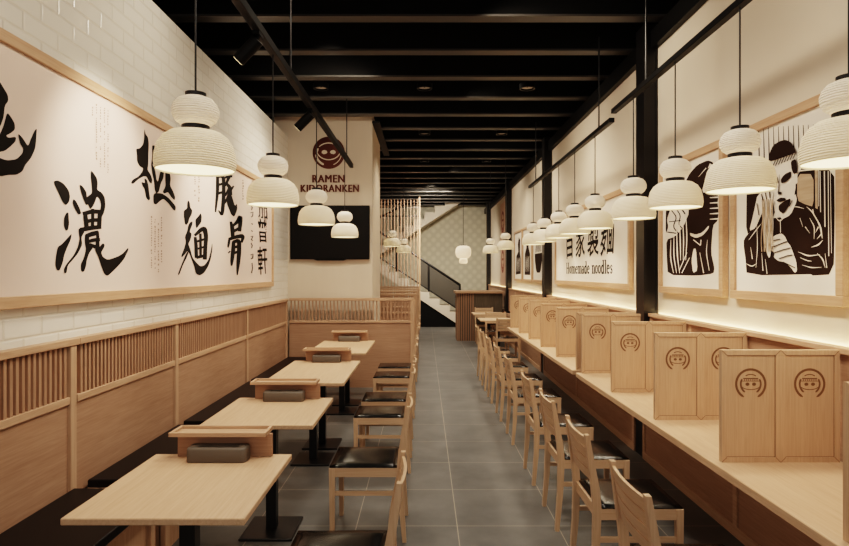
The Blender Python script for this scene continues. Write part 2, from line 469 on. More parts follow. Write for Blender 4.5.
# 濃
c1 = crop_to(45, 160, 4.55, left3)
brush('brush_character', [
    [(40, 97), (58, 92), (85, 107), (108, 138), (114, 165), (110, 190), (95, 207), (80, 190), (62, 150), (45, 115)],
    [(97, 240), (107, 238), (108, 262), (110, 290), (105, 318), (95, 322), (86, 300), (87, 262)],
    [(122, 333), (118, 360), (100, 400), (88, 430), (80, 470), (66, 503), (55, 502), (47, 480), (50, 440), (58, 395), (75, 385), (100, 358)],
    [(128, 178), (140, 185), (158, 220), (165, 245), (150, 248), (135, 220), (126, 195)],
    [(157, 112), (170, 118), (188, 145), (190, 170), (186, 200), (178, 185), (165, 150)],
    [(209, 47), (220, 58), (235, 80), (240, 105), (236, 135), (258, 148), (272, 170), (275, 210), (265, 250), (252, 262), (248, 240), (256, 205), (250, 180), (236, 165), (228, 190), (215, 215), (205, 225), (196, 200), (186, 205), (178, 180), (195, 165), (215, 150), (212, 110), (208, 75)],
    [(152, 312), (180, 308), (178, 330), (165, 352), (170, 385), (150, 425), (125, 455), (103, 480), (98, 515), (88, 515), (86, 495), (100, 470), (130, 435), (150, 395), (158, 360), (155, 335)],
    [(188, 385), (200, 400), (215, 385), (218, 400), (200, 425), (190, 455), (187, 480), (178, 508), (165, 508), (162, 475), (175, 450), (185, 415)],
    [(228, 395), (245, 400), (262, 378), (272, 385), (268, 400), (255, 420), (262, 440), (285, 455), (330, 440), (355, 425), (378, 398), (380, 408), (360, 450), (335, 480), (310, 505), (285, 528), (270, 520), (255, 480), (242, 440), (230, 415)],
], [
    ([(172, 245), (215, 234), (258, 236)], [18, 20, 18]), ([(178, 282), (215, 274), (252, 272)], 17), ([(160, 318), (215, 308), (256, 304)], [20, 20, 18]),
    ([(182, 238), (186, 275), (190, 315)], [18, 20, 20]), ([(216, 222), (217, 260), (215, 310)], 15), ([(250, 238), (248, 270), (246, 308)], 20),
    ([(186, 346), (215, 336), (242, 330)], [18, 22, 20]), ([(192, 372), (220, 364), (250, 362)], [14, 17, 16]), ([(192, 340), (190, 370), (196, 405)], 19),
    ([(236, 325), (240, 350), (238, 400)], [16, 14, 20]), ([(200, 385), (220, 392), (245, 400)], 16),
], c1, t)
# 極
c2 = crop_to(125, 125, 5.46, left3)
brush('brush_character', [
    [(106, 18), (112, 50), (125, 65), (130, 100), (128, 150), (127, 215), (122, 245), (140, 270), (150, 300), (145, 322), (132, 310), (118, 280), (100, 280), (70, 298), (45, 322), (32, 318), (40, 300), (75, 280), (95, 255), (100, 235), (80, 225), (66, 200), (65, 160), (60, 130), (80, 128), (100, 105), (105, 70)],
    [(90, 310), (110, 318), (105, 290), (120, 300), (128, 330), (132, 370), (138, 405), (128, 412), (115, 395), (108, 350), (95, 330)],
    [(143, 210), (150, 215), (165, 245), (172, 300), (180, 310), (190, 265), (195, 250), (212, 258), (210, 290), (195, 320), (185, 365), (170, 375), (162, 350), (160, 310), (148, 260)],
    [(220, 245), (240, 245), (250, 290), (245, 330), (262, 360), (275, 395), (270, 412), (250, 390), (235, 365), (215, 375), (205, 365), (222, 335), (220, 300)],
    [(155, 372), (200, 372), (235, 395), (262, 425), (278, 445), (275, 470), (262, 462), (240, 430), (210, 402), (190, 415), (170, 435), (155, 428)],
], [([(155, 112), (158, 160), (150, 215)], [12, 16, 12]), ([(150, 140), (200, 125), (250, 120)], [16, 14, 18]), ([(205, 125), (208, 190), (203, 262)], [12, 14, 20]), ([(240, 140), (235, 190), (228, 250)], [10, 16, 18])], c2, t)
# 麺
c3 = crop_to(170, 190, 5.75, left3)
brush('brush_character', [
    [(105, 58), (113, 70), (116, 100), (128, 115), (125, 140), (110, 165), (105, 190), (92, 203), (85, 190), (80, 150), (80, 118), (100, 105), (100, 75)],
    [(165, 150), (175, 132), (183, 150), (180, 185), (165, 205), (152, 222), (148, 200), (146, 170)],
    [(115, 185), (130, 180), (128, 200), (112, 240), (125, 250), (118, 285), (105, 310), (115, 335), (130, 390), (150, 415), (175, 440), (200, 432), (222, 400), (235, 350), (243, 300), (244, 340), (235, 395), (220, 440), (195, 478), (170, 492), (148, 480), (140, 440), (125, 400), (112, 365), (100, 350), (85, 370), (68, 388), (64, 380), (80, 340), (92, 300), (85, 270), (100, 235), (105, 205)],
    [(95, 360), (110, 345), (100, 380), (75, 430), (52, 490), (45, 485), (58, 450), (80, 395)],
], [([(145, 270), (150, 320), (152, 390)], [16, 20, 20]), ([(142, 262), (178, 228), (200, 222), (208, 270), (203, 330), (200, 400)], [14, 24, 28, 24, 22, 24]),
    ([(150, 298), (200, 282)], 13), ([(152, 340), (200, 326)], 12), ([(152, 388), (205, 376)], 17), ([(175, 250), (176, 390)], 15)], c3, t)
# 豚 骨
c4 = crop_to(205, 170, 4.75, left3)
brush('brush_character', [[(118, 100), (130, 130), (142, 172), (152, 158), (154, 186), (140, 222), (126, 214), (116, 190), (104, 160), (104, 120)]], [
    ([(60, 26), (60, 100), (50, 200)], [14, 16, 7]), ([(60, 32), (88, 28), (89, 120), (84, 190), (80, 214), (64, 192)], [12, 16, 17, 18, 14, 5]), ([(60, 72), (88, 64)], 12), ([(60, 112), (88, 104)], 12),
    ([(92, 38), (112, 30), (130, 30)], [8, 14, 10]), ([(114, 34), (100, 66), (86, 88)], [14, 12, 6]), ([(102, 64), (118, 82), (120, 120)], [12, 18, 20]), ([(114, 88), (102, 112), (88, 132)], [12, 12, 6]),
    ([(116, 112), (100, 146), (84, 172)], [14, 12, 5]), ([(136, 76), (124, 92), (116, 106)], [8, 12, 8])], c4, t)
brush('brush_character', [[(112, 322), (122, 318), (120, 345), (112, 372), (105, 365), (108, 340)]],
    [([(122, 245), (130, 275), (132, 318)], [10, 20, 17]), ([(130, 268), (155, 245), (168, 220), (168, 250), (164, 292)], [10, 18, 22, 20, 16]), ([(134, 292), (164, 276)], 14),
     ([(112, 330), (145, 318), (182, 312), (174, 345)], [13, 17, 20, 10]), ([(136, 338), (134, 380), (128, 430), (126, 455)], [16, 20, 17, 8]),
     ([(134, 342), (162, 334), (162, 390), (157, 450), (153, 498)], [14, 20, 21, 17, 6]), ([(136, 368), (160, 362)], 13), ([(134, 395), (160, 388)], 13), ([(110, 395), (120, 385)], 6)], c4, t)
# narrow side column: three characters, kana beside it
def glyph_left(ch, px, py0, py1, wpx, off=0.03):
    """a glyph upright on the mural plane between two photo heights"""
    g = text_bm(ch, 1.0, off)
    xs = [v.co.x for v in g.verts]; ys = [v.co.y for v in g.verts]
    x0, x1, y0, y1 = min(xs), max(xs), min(ys), max(ys)
    p0 = left3(px - wpx / 2, py1); p1 = left3(px + wpx / 2, py1); q = left3(px, py0); q2 = left3(px, py1)
    def fn(co):
        a = (co.x - x0) / (x1 - x0); b_ = (co.y - y0) / (y1 - y0)
        wob = 0.012 * math.sin(7 * b_ + 3 * a)
        return (CX, p0[1] + (p1[1] - p0[1]) * (a + 0.10 * (1 - b_) - 0.05) + wob, q2[2] + (q[2] - q2[2]) * (b_ + 0.06 * a))
    return map_bm(g, fn)
for ch, a, b in (('加', 205, 219), ('普', 219.5, 243), ('軒', 247.5, 275)):
    obj('brush_character', glyph_left(ch, 262.5, a, b, 9.5, 0.010), ink, t)
kana = B()
for (px, py, pts) in [(252, 207, 0), (252, 214, 1), (252, 224, 2), (252, 231, 3), (252, 238, 4), (252, 245, 0), (252, 256, 1), (252, 268, 5)]:
    c = crop_to(px, py, 1.0, left3)
    ss = [[(-1, -2), (0.3, 0.5), (-0.5, 3)], [(-1.5, -1), (1, -2), (0.8, 2), (-1, 3)], [(-0.5, -0.6), (0.8, 0.5)], [(-0.6, -0.6), (0.6, 0.6)], [(-1.2, -1.5), (1, -2), (-0.8, 2), (1, 2.4)], [(0, -5), (0.5, 0), (-0.3, 5)]][pts]
    add_stroke(kana, ss, 0.9, c)
obj('kana_column', kana, ink, t)
fine = B()
for px, y0, y1 in [(266, 205, 232), (92.5, 104, 116), (96.5, 104, 160), (100.5, 107, 170), (104.5, 108, 168), (108, 110, 172), (151.5, 216, 270), (155, 216, 268), (158.5, 218, 275), (161.5, 217, 262), (195, 172, 196), (199, 172, 200), (243, 180, 200)]:
    y = y0
    c = left3
    while y < y1:
        h = random.uniform(1.0, 2.0)
        if random.random() < 0.8: add_stroke(fine, [(px + random.uniform(-.3, .3), y), (px + random.uniform(-.3, .3), y + h)], random.uniform(0.7, 1.3), c)
        y += h + random.uniform(0.7, 1.3)
obj('fine_print', fine, greyink, t)

# ------------------------------------------------------------------ tables, dividers, caddies
def make_table(w, d, bases, axis='x'):
    t = thing('dining_table', 'x', 'table', (0, 0, 0))
    obj('tabletop', box(B(), -w / 2, w / 2, -d / 2, d / 2, 0.719, 0.745, 0.003), top['y'], t)
    for by in bases:
        bs = B(); box(bs, -0.142, 0.188, by - 0.175, by + 0.175, 0.0, 0.016, 0.004); obj('base_plate', bs, black, t)
        p = B(); box(p, -0.009, 0.055, by - 0.032, by + 0.032, 0.016, 0.706, 0.002); box(p, -0.177, 0.223, by - 0.03, by + 0.03, 0.706, 0.719); obj('pole', p, black, t)
    return t
TX = -0.98
tabs = [(2.21, 3.0), (3.565, 4.355), (4.93, 6.2), (6.77, 8.04)]
tl = ['oak table nearest the camera on a single black pedestal', 'second oak table from the camera, short one on a black pedestal',
      'third oak table from the camera, long one on two pedestals', 'farthest oak table along the wall, in front of the television wall']
short = make_table(0.68, 0.79, [-0.10]); ss = {}
long_ = make_table(0.68, 1.27, [-0.27, 0.20]); ls = {}
for i, (a, b) in enumerate(tabs):
    pr, st = (short, ss) if i < 2 else (long_, ls)
    place(pr, st, (-1.003, (a + b) / 2, 0), 0, tl[i], 'dining tables along the bench wall')

t = thing('table_divider', 'x', 'divider', (0, 0, 0))
obj('board', box(B(), -0.218, 0.248, -0.01, 0.01, 0, 0.112, 0.002), pan['x'], t)
tr = B(); box(tr, -0.238, 0.232, -0.07, 0.08, 0.112, 0.118)
for a in ((-0.238, 0.232, -0.07, -0.055), (-0.238, 0.232, 0.065, 0.08), (-0.238, -0.222, -0.055, 0.065), (0.216, 0.232, -0.055, 0.065)):
    box(tr, a[0], a[1], a[2], a[3], 0.118, 0.132, 0.0015)
obj('tray', tr, oak['x'], t)
cad = thing('cutlery_box', 'x', 'box', (0, 0, 0))
bm = B()
def rrect(hw, hd, r, z, n=5):
    out = []
    for cx, cy, a0 in ((hw - r, hd - r, 0), (-hw + r, hd - r, 90), (-hw + r, -hd + r, 180), (hw - r, -hd + r, 270)):
        for k in range(n + 1):
            a = math.radians(a0 + 90 * k / n); out.append((cx + r * math.cos(a), cy + r * math.sin(a), z))
    return out
rings = [rrect(.141, .046, .018, 0), rrect(.143, .048, .02, .006), rrect(.143, .048, .02, .060), rrect(.139, .044, .02, .069), rrect(.10, .026, .010, .070), rrect(.099, .025, .010, .055)]
rv = [[bm.verts.new(p) for p in r] for r in rings]
for a, b in zip(rv, rv[1:]):
    for k in range(len(a)): bm.faces.new((a[k], a[(k + 1) % len(a)], b[(k + 1) % len(a)], b[k]))
bm.faces.new(rv[0][::-1]); bm.faces.new(rv[-1])
obj('body', bm, caddymat, cad, smooth=True)
ds, cs = {}, {}
for i, (a, b) in enumerate(tabs):
    nm = ['nearest', 'second', 'third', 'farthest'][i]
    place(t, ds, (-1.0, b - 0.03, 0.745), 0, 'oak divider with shallow tray on top, at the back of the %s table' % nm, 'tray dividers on the wall tables')
    place(cad, cs, (-0.995, b - 0.098, 0.745), 0, 'taupe cutlery box before the divider on the %s table' % nm, 'cutlery boxes on the wall tables')

# ------------------------------------------------------------------ chairs
def make_chair():
    t = thing('dining_chair', 'x', 'chair', (0, 0, 0))
    for sy in (-1, 1):
        y0 = sy * 0.205
        bm = B(); prism(bm, [(0.208, 0), (0.234, 0), (0.240, 0.455), (0.204, 0.455)], 'y', y0 - 0.017, y0 + 0.017); obj('leg', bm, top['z'], t)
        bm = B(); bar_profile(bm, [(-0.222, 0), (-0.202, 0.24), (-0.195, 0.45), (-0.205, 0.56), (-0.248, 0.83)], [0.012, 0.017, 0.02, 0.02, 0.011], y0 - 0.016, y0 + 0.016)
        obj('leg', bm, top['z'], t, weld=True)
        obj('side_rail', box(B(), -0.19, 0.205, y0 - 0.011, y0 + 0.011, 0.40, 0.455), top['x'], t)
        obj('stretcher', box(B(), -0.20, 0.205, y0 - 0.009, y0 + 0.009, 0.285, 0.31), top['x'], t)
    bm = B(); box(bm, 0.210, 0.234, -0.19, 0.19, 0.40, 0.455); obj('front_rail', bm, top['y'], t)
    obj('rear_rail', box(B(), -0.20, -0.18, -0.19, 0.19, 0.40, 0.455), top['y'], t)
    # padded seat, gently domed
    bm = B(); nx, ny = 10, 10
    g = [[None] * (ny + 1) for _ in range(nx + 1)]
    for i in range(nx + 1):
        for j in range(ny + 1):
            u, v = i / nx * 2 - 1, j / ny * 2 - 1
            e = max(abs(u), abs(v))
            zz = 0.462 + 0.012 * (1 - u ** 4) ** .5 * (1 - v ** 4) ** .5 + 0.003 * math.sin(u * 3) * math.cos(v * 2)
            g[i][j] = bm.verts.new((0.026 + u * 0.212, v * 0.214, zz))
    for i in range(nx):
        for j in range(ny): bm.faces.new((g[i][j], g[i + 1][j], g[i + 1][j + 1], g[i][j + 1]))
    rim = [g[i][0] for i in range(nx + 1)] + [g[nx][j] for j in range(1, ny + 1)] + [g[i][ny] for i in range(nx - 1, -1, -1)] + [g[0][j] for j in range(ny - 1, 0, -1)]
    low = [bm.verts.new((v.co.x, v.co.y, 0.455)) for v in rim]
    for k in range(len(rim)):
        bm.faces.new((rim[k], low[k], low[(k + 1) % len(rim)], rim[(k + 1) % len(rim)]))
    bm.faces.new(low)
    obj('seat_cushion', bm, leather, t, smooth=True)
    # four bowed back slats
    for k in range(4):
        z0 = 0.590 + k * 0.0575; z1 = z0 + 0.050
        bm = B(); n = 8; ring = []
        for i in range(n + 1):
            v = -1 + 2 * i / n; y = v * 0.205
            def X(z): return -0.20 - (z - 0.55) * 0.048 / 0.28 - 0.018 * (1 - v * v)
            ring.append([bm.verts.new((X(z0) - .007, y, z0)), bm.verts.new((X(z0) + .007, y, z0)), bm.verts.new((X(z1) + .007, y, z1)), bm.verts.new((X(z1) - .007, y, z1))])
        for a, b in zip(ring, ring[1:]):
            for q in range(4): bm.faces.new((a[q], a[(q + 1) % 4], b[(q + 1) % 4], b[q]))
        bm.faces.new(ring[0]); bm.faces.new(ring[-1][::-1])
        obj('back_slat', bm, top['y'], t)
    return t
chair = make_chair(); chs = {}
def put_chair(x, y, rz, label, group):
    place(chair, chs, (x, y, 0), rz, label, group)
rc = [1.58, 2.42, 3.25, 4.05, 4.87, 5.97, 6.88, 7.80, 8.62, 9.42]
for i, y in enumerate(rc[1:]):
    put_chair(1.07, y, 0, '%s oak chair with black seat in the row at the right counter%s' % (['nearest', 'second', 'third', 'fourth', 'fifth', 'sixth', 'seventh', 'eighth', 'farthest'][i], ' from the camera' if 0 < i < 8 else ''), 'chairs along the right counter')
for y, l in ((2.555, 'oak chair with black seat at the nearest wall table, cut by the bottom edge'), (3.89, 'oak chair with black seat at the second wall table'),
             (5.16, 'nearer of two oak chairs at the third wall table'), (5.78, 'farther of two oak chairs at the third wall table'),
             (7.03, 'nearer of two oak chairs at the farthest wall table'), (7.72, 'farther of two oak chairs at the farthest wall table')):
    put_chair(-0.345, y, PI, l, 'chairs facing the bench wall')
for y, l in ((9.3, 'oak chair first behind the slatted cross partition'), (9.95, 'oak chair second behind the slatted cross partition'), (11.2, 'oak chair beyond the next booth partition'), (11.85, 'oak chair farthest along the booth partitions')):
    put_chair(-0.345, y, PI, l, 'chairs in the rear booths')
put_chair(1.52, 11.12, PI / 2, 'oak chair with its slatted back to the camera before the rear table', 'chairs at the rear tables')
put_chair(1.50, 12.42, -PI / 2, 'oak chair between the two rear tables facing the camera', 'chairs at the rear tables')
put_chair(1.42, 14.12, -PI / 2, 'oak chair in front of the reception desk facing the camera', 'chairs at the rear tables')
rear = make_table(0.70, 0.70, [0.0]); rs = {}
place(rear, rs, (1.42, 11.78, 0), 0, 'small oak table beyond the right counter, nearer of two', 'small rear tables')
place(rear, rs, (1.43, 13.55, 0), 0, 'small oak table just before the reception desk', 'small rear tables')

# ------------------------------------------------------------------ right counter
LX = 2.0
secs = [(0.6, 5.34), (5.56, 9.78), (10.0, 14.28), (14.52, 18.78)]
sn = ['nearest stretch, under the posters', 'middle stretch, under the noodle sign', 'stretch under the three far posters', 'farthest stretch beside the reception desk']
for (a, b), nm in zip(secs, sn):
    t = thing('wall_cladding', 'oak wall cladding with glowing top ledge, ' + nm, 'wall panel', (2.04, (a + b) / 2, 0), 'oak cladding along the right wall')
    obj('upper_board', box(B(), LX + 0.012, WR - 0.001, a, b, 0.74, 1.262), pan['y'], t)
    obj('lower_board', box(B(), 1.95, WR - 0.001, a, b, 0.0, 0.698), pan['y'], t)
    n = max(1, round((b - a) / 1.8)); fr = B()
    box(fr, 1.938, 1.95, a, b, 0.0, 0.07, 0.002); box(fr, 1.938, 1.95, a, b, 0.64, 0.698, 0.002)
    for k in range(n + 1):
        y = b - (b - a - 0.05) * k / n
        box(fr, 1.938, 1.95, y - 0.05, y, 0.07, 0.64, 0.002)
    for k in range(n * 2 + 1):
        y = b - (b - a - 0.05) * k / (n * 2)
        box(fr, LX + 0.004, LX + 0.012, y - 0.05, y, 0.74, 1.262)
    obj('frame', fr, oak['y'], t)
    obj('ledge', box(B(), LX - 0.012, 2.055, a, b, 1.262, 1.292, 0.003), oak['y'], t)
    l2 = B(); box(l2, 2.056, WR - 0.001, a + 0.02, b - 0.02, 1.262, 1.275); obj('light_strip', l2, ledmat, t)
for (a, b), nm in (((0.6, 5.465), 'nearer of two long oak counters on the right, below the posters'), ((5.60, 10.05), 'farther of two long oak counters, below the noodle sign')):
    t = thing('counter', nm, 'counter', (1.69, (a + b) / 2, 0.70))
    obj('worktop', box(B(), 1.378, 1.936, a, b, 0.702, 0.742, 0.003), top['y'], t)
    bk = B(); box(bk, 1.936, LX + 0.003, a, min(b, 5.34) if a < 5 else min(b, 9.78), 0.702, 0.742); obj('rear_strip', bk, top['y'], t)

# divider screens, two framed leaves with a carved pig-and-bowl emblem each
def make_screen():
    t = thing('divider_screen', 'x', 'screen', (0, 0, 0))
    W, Hh = 0.283, 0.538
    for s in (0, 1):
        x0 = -0.283 + s * 0.283
        lf = obj('leaf', box(B(), x0 + 0.018, x0 + W - 0.018, -0.008, 0.008, 0.018, Hh - 0.018), top['z'], t)
        fr = B(); w = 0.024
        for a, b, c_, d in (((0, 0), (W, 0), (W - w, w), (w, w)), ((W, 0), (W, Hh), (W - w, Hh - w), (W - w, w)), ((W, Hh), (0, Hh), (w, Hh - w), (W - w, Hh - w)), ((0, Hh), (0, 0), (w, w), (w, Hh - w))):
            e = 0.0006
            cen = [(a[0] + b[0] + c_[0] + d[0]) / 4, (a[1] + b[1] + c_[1] + d[1]) / 4]
            pts = [(x0 + p[0] + (cen[0] - p[0]) * 0.004, p[1] + (cen[1] - p[1]) * 0.004) for p in (a, b, c_, d)]
            prism(fr, pts, 'y', -0.014, 0.014)
        obj('frame', fr, top['z'], lf)
        gr = B()
        for (p, q) in (((w, w), (W - w, w)), ((W - w, w), (W - w, Hh - w)), ((w, Hh - w), (W - w, Hh - w)), ((w, w), (w, Hh - w))):
            add_stroke(gr, [(x0 + p[0], p[1]), (x0 + q[0], q[1])], 0.005, lambda u, v: (u, -0.0086, v))
        for (p, q) in (((0, 0), (w, w)), ((W, 0), (W - w, w)), ((W, Hh), (W - w, Hh - w)), ((0, Hh), (w, Hh - w))):
            add_stroke(gr, [(x0 + p[0], p[1]), (x0 + q[0], q[1])], 0.0025, lambda u, v: (u, -0.0145, v))
        obj('groove', gr, groove, lf)
        em = B(); cx, cz = x0 + W / 2, Hh - 0.163
        to3 = lambda u, v: (u, -0.0092, v)
        to4 = lambda u, v: (u, -0.0089, v)
        add_stroke(em, arc(cx, cz, 0.070, -62, 242, 36), [0.004] + [0.011] * 35 + [0.004], to3)
        add_stroke(em, arc(cx, cz, 0.048, -55, 30, 12), [0.004] + [0.009] * 11 + [0.005], to3)
        add_stroke(em, arc(cx, cz, 0.048, 150, 235, 12), [0.005] + [0.009] * 11 + [0.004], to3)
        add_stroke(em, arc(cx, cz - 0.005, 0.047, 200, 340, 14, 0.022), 0.004, to3)
        add_stroke(em, [(cx - 0.036, cz + 0.026), (cx + 0.036, cz + 0.026)], 0.006, to3)
        add_stroke(em, [(cx - 0.042, cz + 0.014), (cx + 0.042, cz + 0.014)], 0.003, to3)
        add_stroke(em, arc(cx, cz + 0.028, 0.03, 35, 145, 8, 0.018), 0.005, to3)
        for q in range(7):
            add_stroke(em, [(cx - 0.03 + q * 0.01, cz + 0.014), (cx - 0.03 + q * 0.01, cz + 0.026)], 0.003, to3)
        for sx in (-1, 1):
            poly(em, [to3(*p) for p in arc(cx + sx * 0.016, cz - 0.001, 0.010, 0, 360, 14, 0.008)[:-1]])
        obj('emblem', em, carve, lf)
    return t
scr = make_screen(); st = {}
sy = [2.03, 2.89, 3.72, 4.58, 5.44, 5.64, 6.50, 7.36, 8.22, 9.06, 9.96]
sl = ['nearest two-leaf oak divider screen, cut by the right photo edge', 'two-leaf oak divider screen second from the camera, both pig emblems fully visible', 'third two-leaf divider screen from the camera on the counter',
      'fourth two-leaf divider screen from the camera on the counter', 'fifth two-leaf divider screen, at the end of the nearer counter', 'two-leaf divider screen at the near end of the farther counter',
      'second two-leaf divider screen on the farther counter', 'third two-leaf divider screen on the farther counter', 'fourth two-leaf divider screen on the farther counter', 'fifth two-leaf divider screen on the farther counter', 'farthest two-leaf divider screen, at the end of the farther counter']
for y, l in zip(sy, sl):
    place(scr, st, (1.708 + (0.0), y, 0.742), 0, l, 'emblem divider screens on the counters')

# ------------------------------------------------------------------ pictures on the right wall
RX = WR - 0.003
def right3(off):
    X = WR - 0.028 - off
    def fn(px, py):
        y = F * X / (px - 424.5)
        return (X, y, EYE - (py - 273) / F * y)
    return fn
def frame_right(name, label, cat, y0, y1, z0, z1, fw=0.055, group=None):
    t = thing(name, label, cat, (WR, (y0 + y1) / 2, z0), group)
    obj('paper_panel', box(B(), WR - 0.028, RX, y0 + 0.02, y1 - 0.02, z0 + 0.02, z1 - 0.02), paper, t)
    bm = B()
    box(bm, WR - 0.045, RX, y0, y1, z0, z0 + fw, 0.003); box(bm, WR - 0.045, RX, y0, y1, z1 - fw, z1, 0.003)
    box(bm, WR - 0.045, RX, y0, y0 + fw, z0 + fw, z1 - fw, 0.003); box(bm, WR - 0.045, RX, y1 - fw, y1, z0 + fw, z1 - fw, 0.003)
    obj('frame', bm, fra['y'], t)
    return t
PZ0, PZ1 = 1.482, 2.575
p1 = frame_right('framed_poster', 'framed woodcut poster of a man in headband lifting noodles, largest on the right', 'poster', 2.92, 4.0, PZ0, PZ1, group='woodcut posters')
def layer(par, name, mat, off, to, polys=(), strokes=()):
    bm = B(); to3 = crop_to(to[0], to[1], to[2], right3(off)); lay(bm, polys, strokes, to3, -1, 1)
    return obj(name, bm, mat, par)
P = (735, 130, 3.41)
layer(p1, 'print_ground', inkbrown, 0.001, P, [
    [(40, 190), (118, 190), (140, 300), (70, 330), (38, 360)],
    [(205, 125), (338, 128), (340, 300), (336, 492), (250, 497), (200, 400)],
    [(30, 372), (62, 335), (90, 300), (150, 300), (185, 285), (205, 235), (240, 255), (275, 275), (300, 340), (305, 400), (320, 440), (325, 490), (40, 496), (36, 440), (30, 400)]],
    [([(80 + 17 * i, -8 - i), (82 + 17 * i, 60 - i), (83 + 17 * i, 120)], [1.5, 3.5, 4]) for i in range(15)])
layer(p1, 'print_tan', tan, 0.004, P, [[(212, 150), (268, 150), (268, 262), (240, 254), (212, 240)], [(272, 132), (282, 132), (282, 270), (274, 266)]])
layer(p1, 'print_light', paper, 0.005, P, [
    [(128, 120), (200, 100), (208, 140), (206, 210), (190, 255), (165, 290), (146, 272), (136, 235), (128, 180)],
    [(186, 256), (206, 215), (212, 240), (190, 290), (160, 305), (150, 290)],
    [(198, 148), (213, 146), (213, 180), (203, 188)],
    [(78, 215), (132, 203), (130, 235), (104, 242), (92, 285), (70, 335), (48, 345), (62, 290)],
    [(122, 374), (134, 360), (158, 352), (170, 362), (178, 380), (190, 396), (198, 418), (209, 448), (212, 480), (204, 488), (190, 468), (168, 450), (148, 447), (132, 434), (136, 420), (126, 412), (130, 398), (120, 390)],
    [(120, 106), (205, 74), (213, 92), (206, 102), (128, 130)],
    [(90, 225), (128, 215), (132, 330), (126, 400), (118, 440), (108, 420), (96, 370)]],
    [([(290, 140), (292, 280)], 3), ([(305, 140), (307, 330)], 4), ([(318, 140), (320, 430)], 3), ([(285, 135), (286, 260)], 2),
     ([(245, 262), (265, 280), (280, 310)], [1, 5, 1]), ([(272, 290), (292, 330), (298, 370)], [1, 7, 2]), ([(260, 400), (285, 392), (300, 375)], [1, 6, 1]), ([(215, 415), (250, 430), (290, 425)], [1, 6, 1]),
     ([(280, 420), (300, 440), (308, 470)], [1, 5, 1]), ([(222, 435), (245, 445), (262, 448)], [1, 4, 1]), ([(265, 270), (272, 296)], [4, 1]), ([(285, 330), (275, 350)], [5, 1]), ([(295, 355), (280, 372)], [5, 1]),
     ([(155, 305), (156, 350)], 2.5), ([(140, 298), (152, 312), (168, 300)], [1, 4, 1]), ([(196, 262), (214, 262), (236, 268)], [1, 3, 1]), ([(255, 300), (272, 330), (270, 372)], [1, 4, 1]), ([(240, 330), (256, 352)], [3, 1]), ([(222, 300), (232, 330)], [2, 1]), ([(92, 420), (96, 480)], [1, 3]), ([(104, 440), (110, 490)], [1, 3]), ([(54, 400), (60, 440)], [1, 3]), ([(230, 460), (262, 470), (296, 468)], [1, 4, 1]), ([(308, 420), (314, 470)], [1, 3]), ([(326, 140), (330, 420)], 2), ([(38, 455), (58, 466), (75, 455)], [1, 4, 1]), ([(75, 320), (78, 400), (72, 470)], [1, 3, 1]), ([(48, 375), (70, 345), (90, 320)], [1, 4, 1]), ([(215, 140), (268, 134)], 5)])
layer(p1, 'print_lines', inkbrown, 0.009, P, [
    [(116, 100), (118, 78), (130, 52), (152, 38), (172, 33), (192, 42), (208, 72), (206, 78), (122, 108)],
    [(190, 106), (208, 98), (213, 146), (200, 150), (193, 135)],
    [(156, 168), (170, 150), (192, 140), (190, 162), (172, 178), (158, 182)], [(132, 165), (145, 160), (148, 178), (138, 184)],
    [(140, 240), (156, 230), (172, 232), (174, 240), (152, 246)], [(148, 258), (166, 244), (190, 232), (186, 255), (166, 286), (150, 276)], [(148, 210), (160, 212), (158, 220), (146, 220)]],
    [([(128 + 10 * i, 126 - 4 * i), (138 + 10 * i, 104 - 4 * i)], 2.5) for i in range(8)] +
    [([(128, 400), (160, 386), (178, 380)], 3), ([(130, 420), (165, 408), (190, 402)], 3), ([(150, 440), (175, 430), (196, 426)], 3), ([(128, 378), (155, 372)], 3), ([(165, 450), (205, 470)], 3),
     ([(90, 218), (96, 240)], 3), ([(104, 214), (108, 238)], 3), ([(118, 208), (120, 232)], 3), ([(75, 250), (82, 290)], 3), ([(152, 152), (150, 200), (147, 214)], [1, 3, 3]), ([(186, 260), (196, 240)], 3)])
layer(p1, 'noodles', tan, 0.012, P, [], [([(92 + 5 * i + 3 * math.sin(i * 2.1 + k), 235 + k * 30) for k in range(7 + (i * 3) % 3)], 2.6) for i in range(8)])

